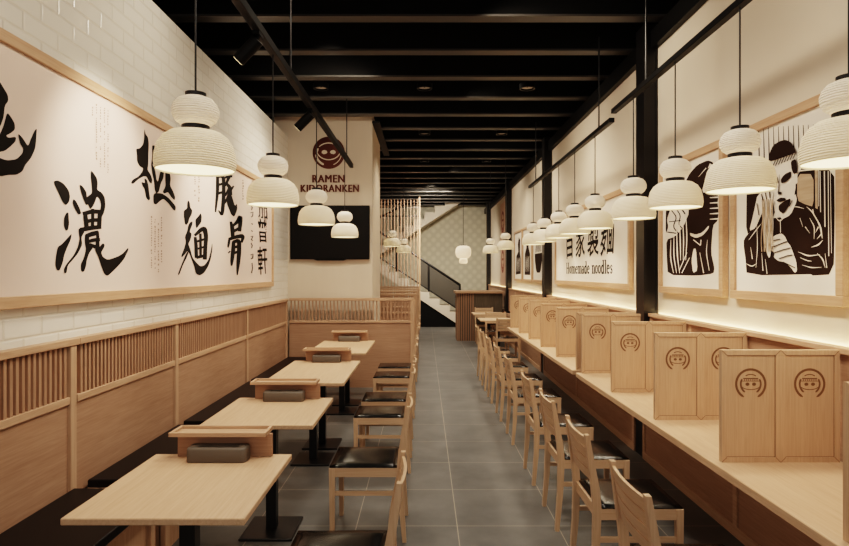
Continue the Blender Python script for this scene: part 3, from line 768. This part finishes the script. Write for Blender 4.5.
p2 = frame_right('framed_poster', 'framed woodcut poster of a bowing cook seen from the side, beside the column', 'poster', 4.10, 5.22, PZ0, PZ1, group='woodcut posters')
Q = (655, 150, 3.9)
layer(p2, 'print_ground', inkbrown, 0.001, Q, [
    [(118, 125), (135, 92), (165, 58), (205, 40), (228, 48), (222, 75), (195, 115), (182, 165), (215, 168), (248, 175), (244, 205), (248, 240), (245, 275), (225, 295), (218, 400), (232, 460), (228, 482), (165, 490), (50, 487), (46, 420), (44, 350), (78, 338), (110, 300), (135, 240)],
    [(42, 225), (60, 232), (46, 270), (52, 300), (42, 330)]],
    [([(62, 232), (85, 262), (70, 300), (95, 330)], 4), ([(80, 225), (100, 255), (92, 290), (110, 310)], 4), ([(48, 320), (85, 325)], 4), ([(55, 280), (100, 275)], 3), ([(100, 225), (118, 250)], 5)])
layer(p2, 'print_light', paper, 0.004, Q, [
    [(136, 322), (158, 330), (184, 322), (212, 292), (208, 308), (186, 334), (160, 344), (138, 334)],
    [(150, 385), (160, 385), (166, 470), (148, 480), (142, 430)], [(214, 52), (224, 58), (218, 66), (206, 72)]],
    [([(62 + 12 * i, 350 - 14 * i), (60 + 13 * i, 420 - 8 * i), (72 + 12 * i, 480)], [2, 5, 2]) for i in range(3)] +
    [([(84 + 12 * i, 300 - 18 * i), (86 + 13 * i, 370 - 10 * i), (90 + 10 * i, 430)], [2, 5, 2]) for i in range(4)] +
    [([(214, 186 + 21 * i), (248, 184 + 21 * i)], [3, 6]) for i in range(5)] +
    [([(175, 400), (190, 480)], [2, 4]), ([(205, 350), (200, 400), (212, 470)], [1, 4, 2]), ([(95, 470), (125, 400)], 3), ([(105, 480), (135, 420)], 3), ([(150, 350), (165, 362), (178, 372)], 4), ([(180, 350), (178, 372)], 4), ([(200, 70), (170, 105)], [4, 1])])

# noodle-shop sign with slab lettering
sg = frame_right('framed_sign', 'wide oak-framed sign with four brush characters above Homemade noodles lettering', 'sign', 5.96, 9.40, PZ0, 2.53, 0.06)
SX = WR - 0.030
def sign3(px, py):
    y = F * SX / (px - 424.5); return (SX, y, EYE - (py - 273) / F * y)
def glyph_right(ch, pxl, pxr, z0, z1, off):
    g = text_bm(ch, 1.0, off)
    xs = [v.co.x for v in g.verts]; ys = [v.co.y for v in g.verts]; x0, x1, a0, a1 = min(xs), max(xs), min(ys), max(ys)
    yl = F * SX / (pxl - 424.5); yr = F * SX / (pxr - 424.5)
    def fn(co):
        a = (co.x - x0) / (x1 - x0); b_ = (co.y - a0) / (a1 - a0)
        return (SX, yl + (yr - yl) * (a + 0.03 * math.sin(6 * b_ + pxl)), z0 + (z1 - z0) * (b_ + 0.04 * a - .02 + 0.015 * math.sin(9 * a + pxl)))
    return map_bm(g, fn)
for ch, a, b in (('自', 566.5, 572.3), ('家', 575.8, 585.2), ('製', 587.5, 598.8), ('麺', 600.5, 614)):
    obj('brush_character', glyph_right(ch, a, b, 1.855, 2.30, 0.010), ink, sg)
# Homemade noodles: slab-serif letters made of stems, bowls and serifs
def slab_letters(text):
    bm = B(); cur = 0.0
    def st(x, y0, y1, w=0.17): poly(bm, [(0, x, y0), (0, x + w, y0), (0, x + w, y1), (0, x, y1)])
    def serif(x, y, w=0.17, e=0.07, h=0.06): poly(bm, [(0, x - e, y), (0, x + w + e, y), (0, x + w + e, y + h), (0, x - e, y + h)])
    def sk(p, w): add_stroke(bm, p, w, lambda u, v: (0, u, v))
    for ch in text:
        x = cur
        if ch == ' ': cur += 0.42; continue
        if ch == 'H':
            st(x + .05, 0, 1); st(x + .5, 0, 1); sk([(x + .1, .5), (x + .6, .5)], .09)
            for q in (.05, .5): serif(x + q, 0); serif(x + q, .94)
            cur += .82
        elif ch == 'o':
            sk(arc(x + .24, .33, .17, 0, 360, 20, .29), [.15 if abs(math.cos(2 * PI * i / 20)) > .5 else .09 for i in range(21)]); cur += .54
        elif ch in 'mn':
            k = 2 if ch == 'm' else 1
            st(x + .05, 0, .66); serif(x + .05, 0); poly(bm, [(0, x - .03, .60), (0, x + .1, .60), (0, x + .1, .68), (0, x - .03, .66)])
            for q in range(k):
                b0 = x + .05 + q * .33
                sk([(b0 + .12, .52), (b0 + .24, .63), (b0 + .36, .60), (b0 + .42, .48)], [.06, .1, .12, .15]); st(b0 + .335, 0, .5); serif(b0 + .335, 0)
            cur += .62 + .33 * (k - 1)
        elif ch == 'e':
            sk(arc(x + .24, .33, .17, 0, 315, 18, .29), [.1 + .06 * abs(math.cos(i * .35)) for i in range(19)]); sk([(x + .1, .36), (x + .42, .36)], .07); cur += .52
        elif ch == 'a':
            sk([(x + .08, .52), (x + .18, .62), (x + .3, .6), (x + .36, .48), (x + .36, .04), (x + .46, .03)], [.12, .1, .12, .16, .15, .06]); sk(arc(x + .2, .19, .13, 40, 330, 14, .17), .11); cur += .53
        elif ch == 'd':
            sk(arc(x + .22, .32, .16, 30, 330, 16, .29), .13); st(x + .31, 0, 1.02); poly(bm, [(0, x + .22, .95), (0, x + .4, .95), (0, x + .4, 1.03), (0, x + .22, 1.01)]); serif(x + .33, 0, .13); cur += .6
        elif ch == 'l':
            st(x + .07, 0, 1.02); serif(x + .07, 0); poly(bm, [(0, x - .02, .95), (0, x + .15, .95), (0, x + .15, 1.03), (0, x - .02, 1.01)]); cur += .34
        elif ch == 's':
            sk([(x + .36, .5), (x + .24, .61), (x + .1, .5), (x + .2, .36), (x + .34, .24), (x + .3, .08), (x + .18, .03), (x + .06, .16)], [.1, .09, .13, .15, .15, .12, .09, .1]); cur += .46
    return bm, cur
yl = F * SX / (566.3 - 424.5); yr = F * SX / (612.8 - 424.5)
w1 = slab_letters('Homemade ')[1]; wd = w1 + slab_letters('noodles')[1]
for word, off in (('Homemade', 0.0), ('noodles', w1)):
    bm, _ = slab_letters(word)
    obj('lettering', map_bm(bm, lambda c: (SX, yl + (yr - yl) * (c.y + off) / wd, 1.642 + c.z * 0.155)), ink, sg)

# three small far posters
for i, (a, b) in enumerate(((10.26, 11.35), (11.42, 12.5), (12.58, 13.66))):
    lab = ['small far framed poster showing a dark noodle bowl, nearest of three', 'small far framed poster with tall dark figure, middle of three', 'small far framed poster with dark figure, next to the rear column'][i]
    tt = frame_right('framed_poster', lab, 'poster', a, b, PZ0, PZ1, 0.045, 'woodcut posters')
    w = b - a; X = WR - 0.030
    g3 = lambda u, v, X=X, b=b, w=w: (X, b - u * w, PZ0 + v * 1.09)
    bm = B()
    if i == 0:
        poly(bm, [g3(*p) for p in [(.18, .48), (.82, .48), (.80, .35), (.70, .20), (.62, .16), (.38, .16), (.3, .2), (.2, .35)]])
        for q in range(7): add_stroke(bm, [(.25 + .08 * q, .5), (.3 + .06 * q, .62 + .05 * math.sin(q)), (.28 + .07 * q, .74)], .03, g3)
        add_stroke(bm, [(.2, .78), (.5, .86), (.8, .78)], .05, g3)
    elif i == 1:
        poly(bm, [g3(*p) for p in [(.2, .12), (.8, .12), (.78, .5), (.62, .62), (.66, .78), (.5, .86), (.36, .78), (.4, .62), (.24, .52)]])
    else:
        poly(bm, [g3(*p) for p in [(.18, .12), (.82, .14), (.8, .46), (.7, .58), (.74, .8), (.58, .87), (.46, .74), (.5, .58), (.26, .5)]])
    obj('print', bm, inkbrown, tt)
    if i:
        bm = B()
        for q in range(5): add_stroke(bm, [(.3 + .09 * q, .18), (.34 + .08 * q, .34 + .02 * q), (.3 + .1 * q, .46)], [.01, .03, .01], lambda u, v, X=X, b=b, w=w: (X - .001, b - u * w, PZ0 + v * 1.09))
        obj('print_highlights', bm, paper, tt)
# tan banner with red emblems beyond the far column
tt = thing('wall_banner', 'tall tan banner with red emblem on wall past the far column', 'banner', (WR, 15.8, 1.3))
obj('cloth', box(B(), WR - 0.02, RX, 15.3, 16.3, 1.31, 3.5), bannertan, tt)
bm = B()
for zc in (2.98, 1.95):
    for p, w in ((arc(15.8, zc, 0.26, 0, 360, 24), .08), (arc(15.8, zc - .05, .13, 180, 360, 10), .07), ([(15.65, zc + .06), (15.95, zc + .06)], .06)):
        add_stroke(bm, p, w, lambda u, v: (WR - 0.021, u, v))
obj('emblem', bm, bannerred, tt)

# ------------------------------------------------------------------ television wall: sign, television
tv = thing('television', 'large black wall television between the pendant lamps and slatted partition', 'television', (-1.375, 8.74, 1.85))
obj('screen', box(B(), -1.945, -0.812, 8.727, 8.745, 1.862, 2.622), screenmat, tv)
bm = B(); box(bm, -1.955, -0.802, 8.735, 8.78, 1.85, 2.634, 0.004)
prism(bm, [(-1.62, 1.852), (-1.13, 1.852), (-1.18, 1.832), (-1.57, 1.832)], 'y', 8.73, 8.76)
obj('bezel', bm, blackmatte, tv)
sn_ = thing('wall_sign', 'dark copper emblem and RAMEN lettering on the wall above the television', 'sign', (-1.36, 8.78, 2.7))
def sign_text(body, xc, z0, h, w):
    g = B()
    for k in range(4):
        q = text_bm(body, 1.0, 0.0, space=1.12)
        for v in q.verts: v.co.x += 0.028 * k; v.co.z = 0.0004 * k
        merge(g, q)
    xs = [v.co.x for v in g.verts]; ys = [v.co.y for v in g.verts]; x0, x1, a0, a1 = min(xs), max(xs), min(ys), max(ys)
    return map_bm(g, lambda c: (xc + ((c.x - x0) / (x1 - x0) - .5) * w, 8.772 + c.z, z0 + (c.y - a0) / (a1 - a0) * h))
def px_x(px): return (px - 424.5) / F * 8.78
def px_z(py): return EYE - (py - 273) / F * 8.78
def thick(bm, d=0.016):
    r = bmesh.ops.extrude_face_region(bm, geom=bm.faces[:])
    vs = [e for e in r['geom'] if isinstance(e, bmesh.types.BMVert)]
    bmesh.ops.translate(bm, verts=vs, vec=(0, d, 0)); return bm
obj('lettering', thick(sign_text('RAMEN', px_x(328.5), px_z(182.4), px_z(175) - px_z(182.4), px_x(344.5) - px_x(312))), copper, sn_)
obj('lettering', thick(sign_text('KIDORANKEN', px_x(329.8), px_z(192), px_z(184.7) - px_z(192), px_x(359) - px_x(300.5))), copper, sn_)
ex, ez, er = px_x(328.8), px_z(152.8), 0.235
to = lambda u, v: (ex + u * er, 8.770, ez + v * er)
bm = B(); poly(bm, [to(*p) for p in arc(0, 0, 1.0, 0, 360, 56)[:-1]])
em = obj('emblem', thick(bm, 0.018), copper, sn_)
tg = lambda u, v: (ex + u * er, 8.7685, ez + v * er)
bm = B()
add_stroke(bm, arc(0, 0, 0.80, 188, 248, 14), [.04] + [.13] * 13 + [.06], tg)
add_stroke(bm, arc(0, 0, 0.80, 292, 350, 14), [.06] + [.05] * 13 + [.04], tg)
add_stroke(bm, arc(0, -.06, .78, 40, 140, 14, .66), [.03] + [.07] * 13 + [.03], tg)
add_stroke(bm, arc(0, .16, .74, 198, 342, 18, .60), [.03] + [.07] * 17 + [.03], tg)
add_stroke(bm, arc(-.02, -.04, .72, 150, 185, 8, .62), [.02, .10, .12, .13, .13, .12, .1, .06, .03], tg)
for sx in (-1, 1):
    poly(bm, [tg(*p) for p in [(sx * .07, .02), (sx * .14, .13), (sx * .30, .17), (sx * .42, .10), (sx * .44, -.02), (sx * .32, -.10), (sx * .16, -.07)]])
obj('emblem_gaps', bm, plaster_tv, em)

# cross partition in front of the television wall, then more behind it
def partition(y, x0, x1, label, slatstep=0.05):
    t = thing('booth_partition', label, 'partition', ((x0 + x1) / 2, y, 0), 'slatted booth partitions')
    obj('lower_board', box(B(), x0, x1 - 0.04, y - 0.012, y + 0.012, 0.0, 0.93), pan['x'], t)
    bm = B(); lattice(bm, x0, x1 - 0.05, y - 0.015, y + 0.010, 0.96, 1.25, slatstep, 0.018, 'x'); obj('slats', bm, pan['z'], t)
    bm = B(); box(bm, x0, x1, y - 0.025, y + 0.025, 0.93, 0.965, 0.003); box(bm, x0, x1, y - 0.03, y + 0.03, 1.25, 1.29, 0.003)
    obj('rail', bm, oak['x'], t)
    bm = B(); box(bm, x1 - 0.055, x1, y - 0.028, y + 0.028, 0.0, 1.25, 0.003); obj('post', bm, oak['z'], t)
partition(8.66, WL + 0.052, -0.15, 'oak partition with slatted top across the end of the wall tables')
for y, x0, nm in ((10.6, WL + 0.01, 'first'), (12.4, WL + 0.01, 'second'), (14.2, WL + 0.01, 'third'), (16.2, WL + 0.01, 'fourth')):
    partition(y, x0, -0.14, 'oak booth partition, %s one past the television wall' % nm)

# tall slat screen before the stairs
t = thing('slat_screen', 'tall pale vertical slat screen in front of the staircase', 'screen', (-1.06, 17.4, 0))
bm = B(); lattice(bm, -1.95, -0.16, 17.38, 17.42, 0.05, 3.78, 0.093, 0.024, 'x'); obj('slats', bm, pan['z'], t)
bm = B(); box(bm, -1.99, -0.12, 17.37, 17.43, 0.0, 0.05); box(bm, -0.165, -0.12, 17.37, 17.43, 0.05, 3.86); box(bm, -1.99, -1.95, 17.37, 17.43, 0.05, 3.86); obj('frame', bm, fra['z'], t)
bm = B(); box(bm, -1.95, -0.165, 17.42, 17.45, 3.54, 3.58); box(bm, -1.95, -0.165, 17.42, 17.45, 3.28, 3.32); obj('crossbar', bm, black, t)

# staircase: lower flight climbs to the left, upper flight doubles back
t = thing('staircase', 'white stepped staircase with black railing at the back of the room', 'staircase', (0.0, 18.8, 0))
def flight(x0, dx, z0, dz, n, drop, ya, yb, below=None):
    topl = []; x = x0; z = z0
    for k in range(n):
        topl += [(x, z + dz), (x + dx, z + dz)]; x += dx; z += dz
    bot = [(x, z - drop)]
    if below is None: bot += [(x0, z0 - drop + dz)]
    pts = [(x0, z0)] + topl + bot
    return pts, x, z
stp = B(); x, z = 1.39, 0.05
prev = None
for k in range(11):
    zz = z + 0.205
    prism(stp, [(x, max(0.0, zz - 0.42)), (x, zz), (x - 0.31, zz), (x - 0.31, max(0.0, zz - 0.215))], 'y', 18.3, 19.22)
    x -= 0.31; z = zz
box(stp, -2.0, x + 0.001, 18.3, 20.28, z - 0.2, z)
obj('lower_flight', stp, whitepaint, t)
stp = B(); x, z2 = -1.98, z
for k in range(10):
    zz = z2 + 0.213
    prism(stp, [(x, zz - 0.62), (x, zz - 0.19), (x + 0.33, zz - 0.19), (x + 0.33, zz - 0.407)], 'y', 19.32, 20.28)
    x += 0.33; z2 = zz
obj('upper_flight', stp, whitepaint, t)
bm = B(); prism(bm, [(1.30, 0.0), (1.30, 0.02), (-0.12, 0.898), (-0.12, 0.0)], 'y', 18.34, 18.38); obj('understair_panel', bm, blackmatte, t)
bm = B()
def nos(xx): return 0.05 + 0.205 * ((1.39 - xx) / 0.31)
for xx in (1.08, 0.13, -0.85, -1.75):
    box(bm, xx - 0.03, xx + 0.03, 18.31, 18.36, nos(xx) + 0.1, nos(xx) + 1.06)
tube(bm, (1.08, 18.335, nos(1.08) + 1.04), (-1.95, 18.335, nos(-1.95) + 1.04), 0.035, 8); tube(bm, (1.08, 18.335, nos(1.08) + 0.25), (-1.95, 18.335, nos(-1.95) + 0.25), 0.022, 8)
obj('railing', bm, black, t)
bm = B(); prism(bm, [(1.06, nos(1.06) + 0.27), (1.06, nos(1.06) + 1.0), (-0.12, nos(-0.12) + 1.0), (-0.12, nos(-0.12) + 0.27)], 'y', 18.33, 18.338); obj('mesh_panel', bm, meshdark, t)
bm = B(); tube(bm, (-1.9, 19.36, 3.2), (0.2, 19.36, 4.3), 0.03, 8)
for xx in (-1.7, -0.8): box(bm, xx - .02, xx + .02, 19.34, 19.38, 2.4 + (xx + 1.98) * .645, 3.22 + (xx + 1.9) * .52)
obj('railing', bm, black, t)

# reception desk
t = thing('reception_desk', 'reception desk with slatted oak corner and dark front below the round lantern', 'desk', (1.36, 14.95, 0))
obj('front_panel', box(B(), 1.20, 1.90, 14.60, 15.3, 0.0, 1.155), greywood, t)
bm = B(); box(bm, 0.82, 1.20, 14.62, 15.3, 0, 1.155); obj('corner_core', bm, greywood, t)
bm = B(); lattice(bm, 0.815, 1.21, 14.585, 14.62, 0, 1.155, 0.054, 0.030, 'x'); lattice(bm, 0.79, 0.82, 14.62, 15.3, 0, 1.155, 0.054, 0.030, 'y'); obj('slats', bm, pan['z'], t)
obj('top_slab', box(B(), 0.74, 1.93, 14.52, 15.36, 1.155, 1.21, 0.004), oak['x'], t)

# ------------------------------------------------------------------ pendants
PROF_BOWL = [(0.050, 0.172), (0.072, 0.172), (0.105, 0.164), (0.135, 0.143), (0.156, 0.110), (0.166, 0.070), (0.1695, 0.035), (0.1665, 0.010), (0.162, 0.0)]
PROF_TOP = [(0.050, 0.194), (0.066, 0.199), (0.085, 0.215), (0.097, 0.238), (0.0985, 0.262), (0.090, 0.288), (0.072, 0.308), (0.048, 0.318), (0.035, 0.320)]
def make_pendant(cord):
    t = thing('pendant_lamp', 'x', 'lamp', (0, 0, 0))
    sh = obj('lower_shade', lathe(B(), PROF_BOWL, n=40), shade, t, smooth=True)
    obj('diffuser', lathe(B(), [(0.0005, 0.010), (0.1665, 0.010)], n=32), diffuser, sh)
    obj('upper_shade', lathe(B(), PROF_TOP, n=36), shade, t, smooth=True)
    bm = B(); lathe(bm, [(0.050, 0.170), (0.058, 0.172), (0.058, 0.194), (0.050, 0.196)], n=28, cap0=True, cap1=True); obj('neck_band', bm, black, t, smooth=False)
    bm = B(); lathe(bm, [(0.036, 0.318), (0.044, 0.319), (0.044, 0.336), (0.036, 0.338)], n=28, cap0=True, cap1=True); obj('cap', bm, black, t)
    bm = B(); tube(bm, (0, 0, 0.33), (0, 0, cord), 0.0045, 8); obj('cord', bm, black, t)
    return t
def lamp_spot(x, y, z, e, ang=150, blend=1.0, rot=(0, 0, 0), r=0.06, col=(1.0, 0.87, 0.71)):
    l = bpy.data.lights.new('lamp', 'SPOT'); l.energy = e; l.spot_size = math.radians(ang); l.spot_blend = blend; l.shadow_soft_size = r; l.color = col
    o = bpy.data.objects.new('lamp_glow', l); C.objects.link(o); o.location = (x, y, z); o.rotation_euler = rot
    return o
def lamp_point(x, y, z, e, r=0.03, col=(1.0, 0.82, 0.60)):
    l = bpy.data.lights.new('bulb', 'POINT'); l.energy = e; l.shadow_soft_size = r; l.color = col
    o = bpy.data.objects.new('bulb_glow', l); C.objects.link(o); o.location = (x, y, z); return o
TZL, TZR = 3.076, 3.0
pl = make_pendant(TZL - 2.092); pls = {}
LP = [(2.595, 'nearest pendant lamp over the wall tables, largest on the left'), (3.92, 'second pendant lamp over the wall tables'), (5.5, 'third pendant lamp over the wall tables, before the wall lettering'), (7.45, 'farthest pendant lamp over the wall tables, before the television')]
PX = -0.99
lamps = []
for y, l in LP:
    place(pl, pls, (PX, y, 2.092), 0, l, 'pendant lamps over the wall tables'); lamps.append((PX, y, 2.092))
pr = make_pendant(TZR + 0.03 - 2.075); prs = {}; pq = make_pendant(TZR - 0.03 - 2.075); pqs = {}
RP = [2.318, 3.12, 3.925, 4.71, 5.77, 6.55, 7.33, 8.22, 9.04]
rl = ['nearest pendant lamp over the right counter, cut by the photo edge', 'second pendant lamp over the right counter, before the noodle poster', 'third pendant lamp over the right counter, before the cook poster', 'fourth pendant lamp over the right counter, next to the near column',
      'fifth pendant lamp over the right counter, first on the far track', 'sixth pendant lamp over the right counter', 'seventh pendant lamp over the right counter', 'eighth pendant lamp over the right counter', 'ninth pendant lamp over the right counter, last on the far track']
for y, l in zip(RP, rl):
    near = y < 5.2
    place(pr if near else pq, prs if near else pqs, (1.64, y, 2.075), 0, l, 'pendant lamps over the right counter'); lamps.append((1.64, y, 2.075))
pc = make_pendant(3.90 - 2.08); pcs = {}
for x, y, l, g in ((1.60, 11.85, 'pendant lamp above the nearer rear table', 'pendant lamps over the rear tables'), (1.43, 13.0, 'pendant lamp above the table before the reception desk', 'pendant lamps over the rear tables'),
                (-0.65, 12.0, 'nearer of two small pendant lamps above the rear booths', 'pendant lamps over the rear booths'), (-0.47, 13.6, 'farther of two small pendant lamps above the rear booths', 'pendant lamps over the rear booths')):
    zz = {11.85: 2.12, 13.0: 2.08, 12.0: 2.18, 13.6: 2.11}[y]; place(pc, pcs, (x, y, zz), 0, l, g); lamps.append((x, y, zz))
for (x, y, z) in lamps:
    lamp_spot(x, y, z - 0.005, 13, 160)
    lamp_point(x, y, z + 0.215, 0.35, 0.02)
    lamp_point(x, y, z + 0.05, 0.2)
# round lantern over the desk
t = thing('lantern_lamp', 'round white lantern lamp with small lower drum, hanging over the reception desk', 'lamp', (0.97, 15.0, 2.0))
bm = B(); lathe(bm, [(0.09, 2.01), (0.15, 2.035), (0.19, 2.09), (0.20, 2.17), (0.19, 2.25), (0.15, 2.31), (0.07, 2.335)], (0.97, 15.0, 0), 32); obj('round_shade', bm, shade, t, smooth=True)
bm = B(); lathe(bm, [(0.07, 1.885), (0.10, 1.90), (0.11, 1.945), (0.10, 1.99), (0.08, 2.01)], (0.97, 15.0, 0), 28, cap0=True); obj('lower_drum', bm, shade, t, smooth=True)
bm = B(); lathe(bm, [(0.07, 2.332), (0.072, 2.35), (0.03, 2.355)], (0.97, 15.0, 0), 24, True, True); tube(bm, (0.97, 15.0, 2.35), (0.97, 15.0, 3.865), 0.006); obj('cord', bm, black, t)
lamp_point(0.97, 15.0, 2.16, 3, 0.05); lamp_point(0.97, 15.0, 1.95, 0.8, 0.03)

# ------------------------------------------------------------------ tracks and spotlights
def track(label, x, y0, y1, z, rods, hh=0.055):
    t = thing('lighting_track', label, 'lighting track', (x, (y0 + y1) / 2, z), 'black lighting tracks')
    bm = B(); box(bm, x - 0.024, x + 0.024, y0, y1, z, z + hh, 0.003); obj('rail', bm, railblack, t)
    for y in rods:
        bm = B(); tube(bm, (x, y, z + 0.05), (x, y, 3.87), 0.007, 8); obj('suspension_rod', bm, black, t)
track('long black lighting track above the wall tables', PX, 0.9, 8.15, TZL, (1.24, 4.44, 7.64))
track('black lighting track nearer the camera above the right counter', 1.64, 0.9, 5.20, TZR + 0.03, (2.04, 4.44), 0.04)
track('black lighting track farther along above the right counter', 1.64, 5.25, 9.35, TZR - 0.03, (5.64, 8.84), 0.04)
def spot_head(label, y, dx, dy, dz):
    t = thing('spotlight', label, 'spotlight', (PX, y, TZL), 'spotlights on the left track')
    bm = B(); box(bm, PX - 0.02, PX + 0.02, y - 0.05, y + 0.05, TZL - 0.02, TZL); tube(bm, (PX, y, TZL - 0.02), (PX - 0.02, y, TZL - 0.07), 0.012); obj('bracket', bm, railblack, t)
    c = Vector((PX - 0.05, y, TZL - 0.09)); d = Vector((dx, dy, dz)).normalized()
    bm = B(); tube(bm, c - d * 0.07, c + d * 0.10, 0.04, 20); obj('body', bm, railblack, t)
    bm = B(); tube(bm, c + d * 0.099, c + d * 0.102, 0.033, 20); obj('lens', bm, diffuser, t)
    return c + d * 0.12, d
def aim(o, d): o.rotation_euler = Vector(d).to_track_quat('-Z', 'Y').to_euler()
for lab, y in (('black cylinder spotlight on the left track, nearer one', 3.57), ('black cylinder spotlight on the left track, in front of the wall lettering', 5.24)):
    c, d = spot_head(lab, y, -0.8, 0.12, -0.75)
    o = lamp_spot(c.x, c.y, c.z, 38, 80, 0.8, r=0.04); aim(o, (-0.8, 0.1, -0.62))
# recessed downlights hung among the beams
dn = thing('ceiling_downlight', 'x', 'lamp', (0, 0, 0))
bm = B(); lathe(bm, [(0.075, 0.0), (0.095, 0.0), (0.095, 0.06), (0.075, 0.06)], n=24); obj('ring', bm, railblack, dn)
bm = B(); lathe(bm, [(0.01, 0.02), (0.075, 0.02)], n=24); obj('lens', bm, downmat, dn)
bm = B(); tube(bm, (0, 0, 0.03), (0, 0, 0.46), 0.03); box(bm, -0.08, 0.08, -0.012, 0.012, 0.03, 0.06); obj('stem', bm, blackmatte, dn)
dst = {}
for x, y, l in ((-1.26, 7.3, 'small round downlight among beams, left one of the near row'), (0, 7.3, 'small round downlight among beams, centre one of the near row'), (1.25, 7.3, 'small round downlight among beams, right one of the near row'),
             (0, 9.7, 'small round downlight among beams, second row over the aisle'), (1.25, 9.7, 'small round downlight among beams, second row on the right'), (0, 12.1, 'small round downlight among beams, third row over the aisle'), (1.25, 12.1, 'small round downlight among beams, third row on the right')):
    place(dn, dst, (x, y, 3.89), 0, l, 'small round downlights between the beams')
    lamp_spot(x, y, 3.88, 60, 130, 0.8, r=0.08)

# ------------------------------------------------------------------ light
w = bpy.data.worlds.new('World'); S.world = w; w.use_nodes = True
w.node_tree.nodes['Background'].inputs[0].default_value = (1.0, 0.91, 0.81, 1)
w.node_tree.nodes['Background'].inputs[1].default_value = 0.5
# added fill lamps above the aisle and the rear, without any fixtures
for x, y, e in ((0.25, 1.2, 35), (0.25, 3.4, 65), (0.25, 5.3, 60), (0.3, 14.5, 80), (0.3, 17.2, 80)):
    lamp_spot(x, y, 3.83, e, 150, 0.9, r=0.25, col=(1.0, 0.9, 0.78))

# added spots without fixtures, to brighten the side walls, television wall, back wall and stairs
for x, y, tx, ty, tz, e in ((-0.5, 1.8, -2, 1.9, 2.6, 60), (-0.5, 4.2, -2, 4.3, 2.7, 70), (-0.5, 6.6, -2, 6.8, 2.7, 70), (0.5, 2.6, 2.08, 3.2, 2.6, 60), (0.5, 5.0, 2.08, 5.4, 2.7, 70),
                            (0.5, 7.6, 2.08, 7.8, 2.7, 70), (0.5, 10.4, 2.08, 10.6, 2.6, 70), (0.5, 13.2, 2.08, 13.6, 2.6, 70), (-0.9, 6.0, -1.4, 8.79, 2.4, 70), (0.2, 15.6, -0.2, 20.3, 1.6, 480), (0.6, 16.2, 0.6, 18.4, 0.6, 150)):
    o = lamp_spot(x, y, 3.82, e * 0.72, 120, 1.0, r=0.2); aim(o, (tx - x, ty - y, tz - 3.82))

cam = bpy.data.cameras.new('Camera'); cam.sensor_width = 36; cam.lens = 36 * F / 849; cam.clip_start = 0.05
co = bpy.data.objects.new('Camera', cam); C.objects.link(co); co.location = (0, 0, EYE); co.rotation_euler = (PI / 2, 0, 0)
S.camera = co
S.view_settings.view_transform = 'Filmic'
S.view_settings.look = 'High Contrast'
S.view_settings.exposure = 0.68
